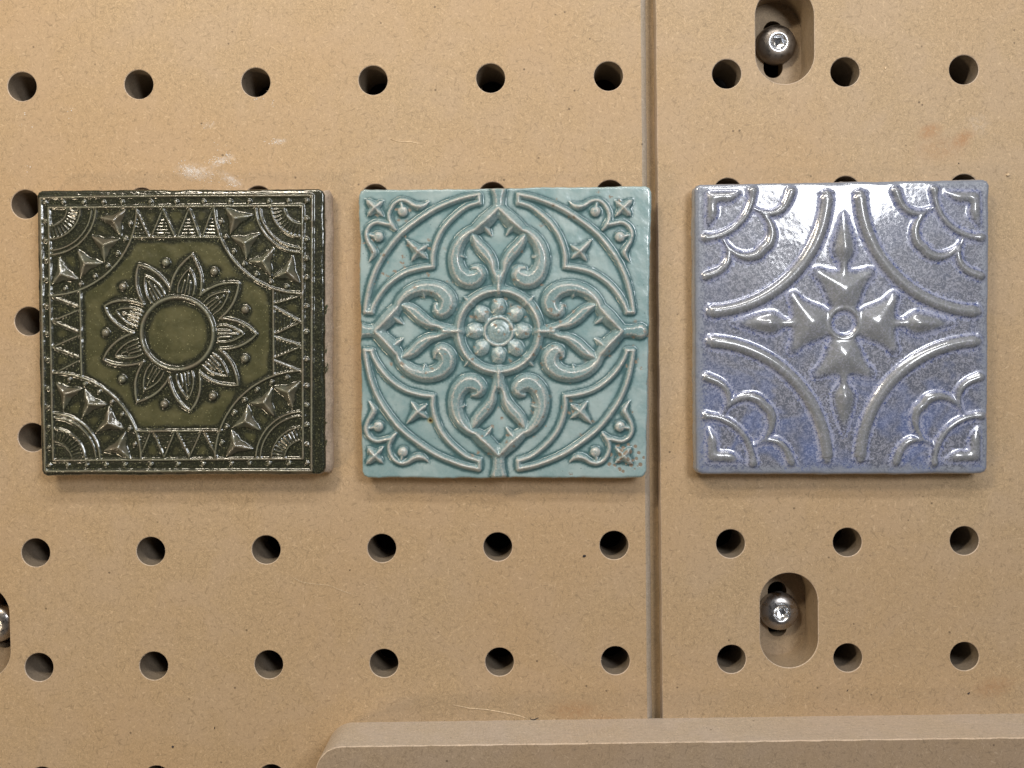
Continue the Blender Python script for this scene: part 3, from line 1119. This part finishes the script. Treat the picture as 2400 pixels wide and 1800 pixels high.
# ---- tile 3: lavender grey, arrow cross and quarter circles -----------------
def tile_lavender():
    R = Relief([(42, 48), (1638, 22), (1626, 1616), (50, 1618)], 520)
    R.ws, R.ks, R.pw = 1.36, 1.15, 0.72
    K = 0.8
    cx, cy = 845, 801
    corners = (((100, 86), 1, 1), ((1587, 84), -1, 1), ((1587, 1553), -1, -1), ((100, 1556), 1, -1))
    for (ox, oy), sx, sy in corners:
        def T(pts):
            return [(ox + sx * q[0], oy + sy * q[1]) + tuple(q[2:]) for q in pts]
        p = R.part('quarter_arc')
        rr = 655
        pts = []
        n = 44
        for k in range(n + 1):
            a = math.radians(90.0 * k / n)
            e = min(k, n - k)
            hw = 28 + (4 * max(0, 1 - e / 3.0))
            fl = 1.0
            pts.append((rr * math.cos(a), rr * math.sin(a) + 0, hw))
        R.stroke(T(pts[2:-2]), K, p, cap=21)
        for ex, ey, tx, ty in ((rr, 12, 1, 0), (12, rr, 0, 1)):
            R.stroke(T([(ex - tx * 46, ey - ty * 46, 3), (ex, ey, 15), (ex + tx * 42, ey + ty * 42, 3)]), 1.0, p)
        p = R.part('small_arc')
        pts = [(254 * math.cos(math.radians(90.0 * k / 24)), 254 * math.sin(math.radians(90.0 * k / 24)), 17 + 5 * max(0, 1 - min(k, 24 - k) / 2)) for k in range(25)]
        R.stroke(T(pts), K, p)
        mid = [(250, 98, 8), (280, 112, 10), (315, 138, 13), (345, 176, 17), (358, 222, 20), (350, 272, 23), (318, 318, 24), (272, 350, 23), (222, 358, 20), (176, 345, 17), (138, 315, 13), (112, 280, 10), (98, 250, 8)]
        mid = [(260, 92, 7), (292, 112, 9), (325, 142, 12), (350, 185, 15), (358, 235, 18), (343, 285, 20), (312, 312, 20), (285, 343, 20), (235, 358, 18), (185, 350, 15), (142, 325, 12), (112, 292, 9), (92, 260, 7)]
        mid = [(a, b, c * 1.22) for a, b, c in mid]
        p = R.part('scallop')
        R.stroke(T(spline(mid)), K, p)
        lobe = [(98, 262, 9), (115, 306, 12), (124, 350, 16), (112, 395, 19), (72, 434, 20), (4, 462, 22)]
        p = R.part('scallop')
        R.stroke(T(spline(lobe)), K, p)
        p = R.part('scallop')
        R.stroke(T(spline([(q[1], q[0], q[2]) for q in lobe])), K, p)
        p = R.part('corner_leaf')
        R.poly(T([(2, 4), (2, 196), (30, 184), (58, 152), (70, 112), (60, 62), (62, 60), (112, 70), (152, 58), (184, 30), (196, 2)]), 1.5, p, pw=0.8)
        R.stroke(T([(q[0], q[1], 10) for q in ((12, 186), (16, 16), (186, 12))]), 0.9, p)
        R.stroke(T([(8, 190, 5), (34, 140, 18), (36, 40, 24), (140, 34, 18), (190, 8, 5)]), 0.8, p)
    for rot in range(4):
        ca, sa = [(1, 0), (0, 1), (-1, 0), (0, -1)][rot]

        def T(pts):
            return [(cx + q[0] * ca - q[1] * sa, cy + (q[0] * sa + q[1] * ca)) + tuple(q[2:]) for q in pts]
        half = [(-58, -84), (-84, -130), (-102, -180), (-128, -232), (-170, -278), (-162, -300), (-140, -303), (-100, -290), (-50, -283), (-18, -284)]
        if rot == 0:
            half = [(q[0] * 1.0, q[1] * 1.0) for q in half]
        sm = spline([(*q, 0) for q in half], 12)
        sm = [q[:2] for q in sm]
        poly = sm + [(-x, y) for x, y in sm[::-1]]
        p = R.part('arrow_fin')
        poly = [(x * 0.96, y * 0.96) for x, y in poly]
        R.poly(T(poly), 2.5, p, cap=60, pw=0.6)
        R.stroke(T([(*q, 10) for q in poly + poly[:1]]), 0.9, p)
        p = R.part('arrow_shaft')
        R.stroke(T([(0, -250, 19), (0, -345, 18)]), 0.95, p)
        p = R.part('spear_head')
        h2 = spline([(-16, -325, 0), (-34, -345, 0), (-56, -378, 0), (-56, -412, 0), (-42, -470, 0), (-20, -540, 0), (0, -600, 0)], 12)
        h2 = [q[:2] for q in h2]
        R.poly(T(h2 + [(-x, y) for x, y in h2[::-1][1:]]), 0.72, p)
        R.stroke(T([(*q, 9) for q in h2 + [(-x, y) for x, y in h2[::-1][1:]]]), 0.8, p)
        R.stroke(T([(0, -340, 18), (0, -390, 36), (0, -470, 28), (0, -602, 6)]), 0.78, p)
    p = R.part('centre_ring')
    R.stroke(arc_pts(cx, cy, 84, 0, 360, 17, 60), 0.9, p)
    return R


# ------------------------------------------------------------------ glaze materials
def pinholes(N, scale, thr_lo, thr_hi):
    v = N.vor(scale)
    return N.ramp(v, thr_lo, thr_hi, 1.0, 0.0)


def glaze_green():
    N = NT('olive_green_glaze')
    ridge, foot, wide = N.attr('ridge'), N.attr('foot'), N.attr('wide')
    n1 = N.noise(2400, 2, 0.6, 0.6)
    n2 = N.noise(120, 3, 0.6, 0.3)
    n3 = N.noise(1500, 3, 0.7, 0.8, N.coord((1, 1, 1), 0.4, (3, 1, 0)))
    col = N.mix(N.ramp(n2, 0.35, 0.7), (0.056, 0.056, 0.024), (0.103, 0.097, 0.046))
    # crystals float where the glaze pooled round the relief
    crest = N.attr('crest')
    f = N.math('MULTIPLY', wide, 1.35, True)
    f = N.math('ADD', N.math('MULTIPLY', foot, 0.6), f, True)
    edge = N.math('ADD', f, N.ramp(n2, 0.3, 0.7, -0.25, 0.15), True)
    col = N.mix(N.ramp(edge, 0.15, 0.6, 0, 0.95), col, (0.012, 0.014, 0.008))
    sp = N.math('MULTIPLY', N.ramp(n1, 0.56, 0.66), N.ramp(edge, 0.15, 0.6, 0.22, 0.7))
    col = N.mix(sp, col, (0.10, 0.105, 0.055))
    wh = N.math('MULTIPLY', N.ramp(n3, 0.65, 0.71), 0.55)
    col = N.mix(wh, col, (0.30, 0.29, 0.17))
    cr = N.math('MULTIPLY', N.ramp(N.vor(1150), 0.13, 0.24, 1, 0), N.ramp(N.noise(600, 1), 0.48, 0.56))
    col = N.mix(N.math('MULTIPLY', cr, 0.75), col, (0.26, 0.25, 0.13))
    # thin glaze breaks brown grey over the ridges
    jit = N.ramp(n1, 0.3, 0.7, -0.12, 0.12)
    rg = N.ramp(N.math('ADD', ridge, jit), 0.45, 1.0, 0, 0.9)
    col = N.mix(rg, col, N.mix(N.ramp(n2, 0.4, 0.62), (0.095, 0.098, 0.068), (0.100, 0.086, 0.058)))
    rg = N.ramp(N.math('ADD', crest, jit), 0.45, 1.1, 0, 0.85)
    col = N.mix(rg, col, N.mix(N.ramp(n2, 0.4, 0.62), (0.21, 0.205, 0.145), (0.195, 0.172, 0.125)))
    N.set(Base_Color=col, Roughness=N.ramp(n1, 0.4, 0.7, 0.35, 0.55), Coat_Weight=1.0, Coat_Roughness=0.03, Coat_IOR=1.6, Specular_IOR_Level=0.25)
    b1 = N.bump(n1, 0.2, 0.00008)
    N.set(Normal=b1)
    n4 = N.noise(900, 3, 0.65, 0.6)
    cb = N.bump(n4, N_coat, 0.00022)
    N.L(cb, N.b.inputs['Coat Normal'])
    return N.m


N_coat = 0.20


def glaze_teal():
    N = NT('pale_turquoise_glaze')
    ridge, foot, wide = N.attr('ridge'), N.attr('foot'), N.attr('wide')
    n1 = N.noise(1700, 3, 0.65, 0.4)
    n2 = N.noise(95, 3, 0.55, 0.4)
    col = N.mix(N.ramp(n2, 0.3, 0.7), (0.20, 0.315, 0.33), (0.345, 0.44, 0.445))
    col = N.mix(N.ramp(n1, 0.4, 0.7, 0, 0.22), col, (0.42, 0.50, 0.50))
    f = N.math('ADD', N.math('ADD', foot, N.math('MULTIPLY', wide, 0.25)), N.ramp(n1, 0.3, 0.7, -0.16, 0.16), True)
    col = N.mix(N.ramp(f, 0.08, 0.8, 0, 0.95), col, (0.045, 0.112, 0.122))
    rg = N.ramp(N.math('ADD', N.attr('crest'), N.ramp(N.noise(2300, 2, 0.7, 0.3), 0.35, 0.65, -0.5, 0.35)), 0.25, 0.95, 0, 0.85)
    col = N.mix(rg, col, (0.50, 0.48, 0.44))
    mo = N.noise(360, 3, 0.7, 0.6)
    col = N.mix(N.ramp(mo, 0.5, 0.72, 0, 0.35), col, (0.17, 0.27, 0.28))
    # bare clay pits with brown rims
    pv = N.vor(270, N.coord((1, 1.3, 1), 0.5, (1, 2, 0)))
    region = N.noise(42, 2, 0.5, 0, N.coord((1, 1, 1), 0, (4, 7, 0)))
    pit = N.math('MULTIPLY', N.ramp(N.math('ADD', pv, N.ramp(n1, 0.3, 0.7, -0.14, 0.14)), 0.13, 0.19, 1, 0), N.ramp(region, 0.50, 0.54))
    p3 = at(1470, 1070, 0.008)
    cz = spot(N, p3.x, p3.y, 0.0105, 0.0085)
    pv2 = N.vor(520, N.coord((1, 1, 1), 0, (8, 2, 0)))
    pit2 = N.math('MULTIPLY', N.ramp(pv2, 0.32, 0.42, 1, 0), N.ramp(N.math('ADD', cz, N.noise(330, 1)), 0.90, 0.98))
    pt = N.math('MAXIMUM', pit, pit2)
    col = N.mix(pt, col, (0.24, 0.195, 0.15))
    dots = N.math('MULTIPLY', pinholes(N, 420, 0.05, 0.09), N.ramp(N.noise(190, 0), 0.55, 0.6))
    col = N.mix(N.math('MULTIPLY', dots, 0.8), col, (0.03, 0.05, 0.06))
    # the iron spot with its rusty halo
    ps = at(1008, 986, 0.008)
    col = N.mix(N.math('MULTIPLY', spot(N, ps.x, ps.y, 0.0016, 0.0015), 0.7), col, (0.36, 0.26, 0.05))
    col = N.mix(N.ramp(spot(N, ps.x, ps.y, 0.0008, 0.0007), 0.2, 0.6), col, (0.02, 0.008, 0.004))
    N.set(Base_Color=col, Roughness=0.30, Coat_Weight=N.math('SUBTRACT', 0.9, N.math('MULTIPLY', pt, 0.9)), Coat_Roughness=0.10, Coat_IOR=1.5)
    h = N.math('SUBTRACT', N.math('MULTIPLY', n1, 0.35), pt)
    N.set(Normal=N.bump(h, 0.35, 0.00022))
    n4 = N.noise(620, 3, 0.6, 0.4)
    N.L(N.bump(n4, 0.25, 0.00022), N.b.inputs['Coat Normal'])
    return N.m


def glaze_lavender():
    N = NT('lavender_blue_glaze')
    ridge, foot, wide = N.attr('ridge'), N.attr('foot'), N.attr('wide')
    n1 = N.noise(1100, 4, 0.72, 1.0)
    n1b = N.noise(900, 3, 0.72, 1.4, N.coord((1, 1, 1), 0.9, (5, 5, 0)))
    n2 = N.noise(48, 3, 0.6, 0.5)
    g0 = N.n('ShaderNodeNewGeometry')
    sx = N.n('ShaderNodeSeparateXYZ')
    N.L(g0.outputs['Position'], sx.inputs[0])
    # more cobalt in the lower half of this tile
    low = N.ramp(N.math('ADD', sx.outputs[1], N.ramp(n2, 0.3, 0.7, -0.02, 0.02)), -0.030, 0.035, 1.0, 0.0)
    flat = N.mix(N.ramp(n1b, 0.46, 0.56), (0.10, 0.11, 0.145), (0.245, 0.25, 0.305))
    blue = N.mix(N.ramp(n1, 0.46, 0.62), (0.085, 0.12, 0.26), (0.25, 0.29, 0.47))
    bm = N.math('MULTIPLY', N.ramp(n2, 0.42, 0.60), N.math('MULTIPLY', N.math('ADD', low, 0.18, True), 0.95))
    col = N.mix(bm, flat, blue)
    f = N.math('ADD', N.math('MULTIPLY', foot, 0.85), N.ramp(n1b, 0.3, 0.7, -0.4, 0.4), True)
    f = N.math('ADD', f, N.math('MULTIPLY', wide, 0.25), True)
    crys = N.mix(N.ramp(n1, 0.40, 0.50), (0.070, 0.095, 0.235), (0.325, 0.345, 0.46))
    col = N.mix(N.ramp(f, 0.22, 0.62), col, crys)
    dk = N.ramp(n1b, 0.33, 0.38, 0.8, 0.0)
    col = N.mix(N.math('MULTIPLY', dk, N.math('ADD', 0.35, wide, True)), col, (0.07, 0.08, 0.17))
    col = N.mix(N.ramp(N.math('ADD', N.attr('rim'), N.ramp(n1b, 0.3, 0.7, -0.3, 0.3)), 0.2, 0.8, 0, 0.8), col, (0.235, 0.255, 0.30))
    rg = N.ramp(N.math('ADD', ridge, N.ramp(n1b, 0.3, 0.7, -0.12, 0.12)), 0.30, 0.68)
    rc = N.mix(N.ramp(n1, 0.35, 0.7), (0.175, 0.185, 0.20), (0.235, 0.24, 0.25))
    rc = N.mix(N.ramp(n1b, 0.53, 0.58, 0, 0.55), rc, (0.33, 0.335, 0.41))
    col = N.mix(rg, col, rc)
    N.set(Base_Color=col, Roughness=0.34, Coat_Weight=0.9, Coat_Roughness=N.ramp(n1b, 0.4, 0.6, 0.05, 0.13), Coat_IOR=1.7)
    N.set(Normal=N.bump(n1, 0.22, 0.00014))
    n4 = N.noise(820, 3, 0.65, 0.5)
    N.L(N.bump(n4, 0.10, 0.00012), N.b.inputs['Coat Normal'])
    return N.m


def side_mat(name, clay, glaze, z_lo, z_hi, right_only=None):
    N = NT(name)
    n = N.noise(160, 4, 0.65, 0.6, N.coord((1, 1, 2)))
    n2 = N.noise(1300, 2, 0.6, 0)
    g0 = N.n('ShaderNodeNewGeometry')
    s = N.n('ShaderNodeSeparateXYZ')
    N.L(g0.outputs['Position'], s.inputs[0])
    z = N.math('ADD', s.outputs[2], N.ramp(n, 0.3, 0.7, -0.0016, 0.0016))
    c = Vector(clay)
    cl = N.mix(N.ramp(n2, 0.35, 0.65), tuple(c * 0.85), tuple(c * 1.1))
    k = N.ramp(z, z_lo, z_hi)
    N.set(Base_Color=N.mix(k, cl, glaze), Roughness=N.math('SUBTRACT', 0.75, N.math('MULTIPLY', k, 0.5)))
    N.set(Normal=N.bump(n2, 0.5, 0.0001))
    return N.m


MG, MT, ML = glaze_green(), glaze_teal(), glaze_lavender()
S1 = side_mat('green_tile_side', (0.44, 0.345, 0.26), (0.05, 0.06, 0.03), 0.0069, 0.0076)
S2 = side_mat('turquoise_tile_side', (0.50, 0.36, 0.27), (0.38, 0.47, 0.48), 0.0036, 0.0052)
S3 = side_mat('lavender_tile_side', (0.46, 0.40, 0.33), (0.33, 0.34, 0.36), 0.001, 0.0042)

U = 1.0 / 2.337 / 6800 * 0.985
Z1, Z2, Z3 = 0.0076, 0.0066, 0.0066


def bulge1(lv, side):
    out = np.where(side == 0, 0.0013 * min(1, lv * 4), 0.0)
    out = out + np.where(side == 0, 0.0006 * max(0, 1 - abs(lv - 0.6) / 0.4), 0.0)
    return out - np.where(side != 0, 0.0005 * lv, 0.0) - 0.0012 * max(0, (lv - 0.7) / 0.3)


def bulge2(lv, side):
    return -0.0006 * lv + 0.0 * side - 0.0010 * max(0, (lv - 0.6) / 0.4)


def bulge3(lv, side):
    return -0.0004 * lv - 0.0010 * max(0, (lv - 0.6) / 0.4) + np.where(side == 1, 0.0005 * min(1, lv * 3), 0.0)


build_tile(tile_green(), 'ceramic_tile', 'dark olive green glossy tile with a raised sunflower inside an octagon and studded corners', 'tile',
           tile_uv(80, 430, 2.337), Z1, U, MG, S1, 1.5, ((300, 2.0, 1), (90, 1.6, 2), (34, 1.1, 3), (15, 0.55, 4)), 20, 11, bulge1, edge_wob=0.8, crest_gain=0.5, edge_pool=0.6)
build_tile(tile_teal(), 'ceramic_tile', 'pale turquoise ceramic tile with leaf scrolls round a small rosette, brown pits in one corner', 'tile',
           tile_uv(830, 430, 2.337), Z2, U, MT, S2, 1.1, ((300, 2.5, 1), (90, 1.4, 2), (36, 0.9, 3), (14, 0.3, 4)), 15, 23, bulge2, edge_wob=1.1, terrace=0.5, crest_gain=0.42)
build_tile(tile_lavender(), 'ceramic_tile', 'speckled lavender grey ceramic tile with four arrows round a small ring and quarter arcs', 'tile',
           tile_uv(1610, 410, 2.304), Z3, U, ML, S3, 2.2, ((320, 2.0, 1), (110, 0.5, 2), (40, 0.18, 3), (15, 0.10, 4)), 22, 37, bulge3, edge_wob=0.6, soften=('arrow_fin', 'spear_head', 'arrow_shaft', 'corner_leaf'))


# ------------------------------------------------------------------ small litter on the boards
def chip(px, py, L, W, T, rz, mat, name, label, cat, group=None, z=0.0):
    c = at(px, py)
    pts = []
    n = 7
    for k in range(n):
        a = 2 * math.pi * k / n
        r = 1 + random.uniform(-0.25, 0.2)
        pts.append((0.5 * L * r * math.cos(a), 0.5 * W * r * math.sin(a)))
    v = [(x, y, 0) for x, y in pts] + [(x * 0.75, y * 0.75, T) for x, y in pts] + [(0, 0, T * 1.2)]
    f = [(k, (k + 1) % n, n + (k + 1) % n, n + k) for k in range(n)] + [(n + k, n + (k + 1) % n, 2 * n) for k in range(n)]
    o = mesh(name, v, f, mat)
    o.location = (c.x, c.y, z)
    o.rotation_euler = (0, 0, rz)
    return tag(o, label, cat, group)


random.seed(21)
chip(405, 1750, 0.0010, 0.0007, 0.0003, -0.5, M_DARKCHIP, 'dark_speck', 'small square dark grey flake near the bottom left corner', 'flake', 'dark specks on the boards')
chip(503, 1706, 0.0011, 0.0004, 0.0002, 1.5, M_DARKCHIP, 'dark_speck', 'tiny upright black sliver left of the rail corner', 'flake', 'dark specks on the boards')
chip(1369, 1303, 0.0013, 0.0010, 0.0002, 0.3, M_DARKCHIP, 'dark_speck', 'round pit shown as a black speck below the turquoise tile, left of a peg hole', 'flake', 'dark specks on the boards')  # a pit in the board, drawn as a black chip laid on top
chip(2270, 1625, 0.0013, 0.0006, 0.0002, 0.7, M_DARKCHIP, 'dark_speck', 'black speck above the right end of the rail', 'flake', 'dark specks on the boards')
chip(1986, 1618, 0.0010, 0.0002, 0.0002, 0.9, M_DARKCHIP, 'dark_speck', 'thin dark sliver above the rail, right of the lower slot', 'flake', 'dark specks on the boards')
chip(2247, 383, 0.0006, 0.0004, 0.0002, -0.9, M_DARKCHIP, 'dark_speck', 'dark speck just above the lavender tile near its right corner', 'flake', 'dark specks on the boards')
chip(820, 1336, 0.0005, 0.0004, 0.0002, 0, M_DARKCHIP, 'dark_speck', 'tiny dark dot between the pale hair and a peg hole', 'flake', 'dark specks on the boards')
chip(2362, 410, 0.0013, 0.0009, 0.0005, 0.4, M_WOODCHIP, 'wood_crumb', 'pale brown crumb to the right of the lavender tile', 'crumb')
chip(2075, 160, 0.0012, 0.0006, 0.0003, 1.4, M_WOODCHIP, 'wood_crumb', 'upright wood crumb at the upper right between two peg holes', 'crumb')

# raised splinters along scratches
def splinter(pxs, wd, label, mat=M_WOODCHIP, name='wood_splinter', cat='splinter', lift=0.00025):
    pts = [at(*q) for q in pxs]
    c = pts[0]
    v, f = [], []
    for i, q in enumerate(pts):
        a, b = pts[max(0, i - 1)], pts[min(len(pts) - 1, i + 1)]
        t = (b - a).normalized()
        n_ = Vector((-t.y, t.x, 0))
        e = wd * (0.35 if i in (0, len(pts) - 1) else 1)
        for s, z in ((-1, 0.00002), (0, lift), (1, 0.00002)):
            v.append(q - c + n_ * e * s + Vector((0, 0, z)))
    for i in range(len(pts) - 1):
        for k in (0, 1):
            f.append((i * 3 + k, i * 3 + k + 1, (i + 1) * 3 + k + 1, (i + 1) * 3 + k))
    o = mesh(name, v, f, mat, smooth=True)
    o.location = (c.x, c.y, 0)
    return tag(o, label, cat)


splinter([(915, 326), (930, 331), (945, 333), (962, 332), (978, 336), (990, 337)], 0.00016, 'pale raised splinter between the top peg holes and the turquoise tile')
splinter([(1062, 1652), (1100, 1660), (1140, 1663), (1180, 1670), (1215, 1677), (1236, 1684)], 0.00018, 'long pale splinter lying just above the rail')
splinter([(1242, 1684), (1250, 1688), (1262, 1682)], 0.0003, 'short dark curl of wood against the rail', M_DARKCHIP, 'wood_curl')


def hair(pxs, r, label):
    pts = [at(x, y, z) for x, y, z in pxs]
    sm = spline([tuple(p) for p in pts], 0.0006)
    cu = bpy.data.curves.new('hair', 'CURVE')
    cu.dimensions = '3D'
    cu.bevel_depth = r
    cu.bevel_resolution = 1
    s = cu.splines.new('POLY')
    s.points.add(len(sm) - 1)
    for q, p in zip(s.points, sm):
        q.co = (*p, 1)
    tmp = bpy.data.objects.new('tmp', cu)
    dg = bpy.context.evaluated_depsgraph_get()
    COL.objects.link(tmp)
    bpy.context.view_layer.update()
    me = bpy.data.meshes.new_from_object(tmp.evaluated_get(bpy.context.evaluated_depsgraph_get()))
    bpy.data.objects.remove(tmp)
    o = bpy.data.objects.new('hair', me)
    me.materials.clear()
    me.materials.append(M_HAIR)
    COL.objects.link(o)
    return tag(o, label, 'hair')


hair([(688, 1354, 0.0004), (705, 1363, 0.0005), (730, 1368, 0.0006), (770, 1372, 0.0005), (795, 1382, 0.0004), (822, 1392, 0.0002)], 0.000032,
     'fine pale hair lying on the board below the gap between green and turquoise tiles')

def over_opening(x, y, m=0.0):
    for hx, hy in holes:
        if (x - hx) ** 2 + (y - hy) ** 2 < (HOLE_R + 0.0004 + m) ** 2:
            return True
    for c in c_slots:
        dy = max(0.0, abs(y - c.y) - 0.0065)
        if (x - c.x) ** 2 + dy * dy < (0.0104 + m) ** 2:
            return True
    return False


# white plaster crumbs above the green tile and scattered bright grains: nobody could count them
# fuzzy torn fibres standing at the rims of the drilled holes
def rim_fuzz():
    v, f = [], []
    rnd = random.Random(9)
    for hx, hy in holes:
        if abs(hx) > 0.2 or abs(hy) > 0.15:
            continue
        for _ in range(rnd.randint(2, 9)):
            a = rnd.uniform(0, 6.283)
            L = rnd.uniform(0.0002, 0.0008)
            wd = rnd.uniform(0.00004, 0.0001)
            c, s_ = math.cos(a), math.sin(a)
            r0 = HOLE_R + 0.0003
            b = a + rnd.uniform(-1.2, 1.2)
            x, y = hx + c * r0, hy + s_ * r0
            ex, ey = x - math.cos(b) * L, y - math.sin(b) * L
            k = len(v)
            v += [(x - s_ * wd, y + c * wd, 0.00002), (x + s_ * wd, y - c * wd, 0.00002), (ex, ey, rnd.uniform(-0.0002, 0.0003)), (x + c * 0.0001, y + s_ * 0.0001, 0.00012)]
            f += [(k, k + 1, k + 2), (k, k + 2, k + 3), (k + 1, k + 3, k + 2)]
    o = mesh('fibre_fuzz', v, f, M_RIM)
    return tag(o, 'tiny torn fibres at the rims of the peg holes', 'fibres', kind='stuff')


rim_fuzz()


def grains(name, spots, mat, label, size):
    v, f = [], []
    rnd = random.Random(5)
    for (px, py, sx, sy, n) in spots:
        for _ in range(n):
            c = at(px + rnd.gauss(0, sx), py + rnd.gauss(0, sy))
            s = size * rnd.uniform(0.5, 1.5)
            if over_opening(c.x, c.y, s):
                continue
            tongue = edge_x(gL0, gL1, c.y) - 0.0016 < c.x < edge_x(gR0, gR1, c.y)
            if tongue:
                c.z = -0.005
                if c.x < edge_x(gL0, gL1, c.y) + s or c.x > edge_x(gR0, gR1, c.y) - s:
                    continue
            k = len(v)
            for a in range(4):
                an = a * math.pi / 2 + rnd.uniform(0, 1)
                v.append((c.x + s * math.cos(an), c.y + s * math.sin(an), c.z + 0.00001))
            v.append((c.x, c.y, c.z + s * 0.9))
            f += [(k, k + 1, k + 4), (k + 1, k + 2, k + 4), (k + 2, k + 3, k + 4), (k + 3, k, k + 4)]
    o = mesh(name, v, f, mat)
    return tag(o, label, 'dust', kind='stuff')


grains('plaster_crumbs', [(440, 398, 14, 8, 60), (520, 378, 14, 5, 60), (530, 362, 5, 5, 14), (500, 415, 30, 8, 40), (545, 430, 10, 7, 30),
                          (645, 332, 12, 4, 22), (640, 245, 3, 4, 6), (612, 231, 8, 3, 10), (60, 264, 3, 3, 3), (165, 255, 4, 10, 6), (55, 295, 10, 5, 4),
                          (480, 294, 12, 6, 8), (65, 395, 6, 10, 5), (520, 350, 8, 10, 6)], M_CRUMB,
       'white plaster crumbs sprinkled on the board above the green tile', 0.00016)
grains('wood_dust', [(1200, 900, 700, 500, 420), (1524, 1200, 2, 260, 130), (1522, 300, 2, 160, 50), (1750, 1684, 420, 3, 150), (1130, 1684, 200, 4, 60), (2360, 560, 20, 120, 60), (2230, 310, 90, 40, 60)],
       M_WOODCHIP, 'fine wood dust grains scattered over the boards', 0.00013)
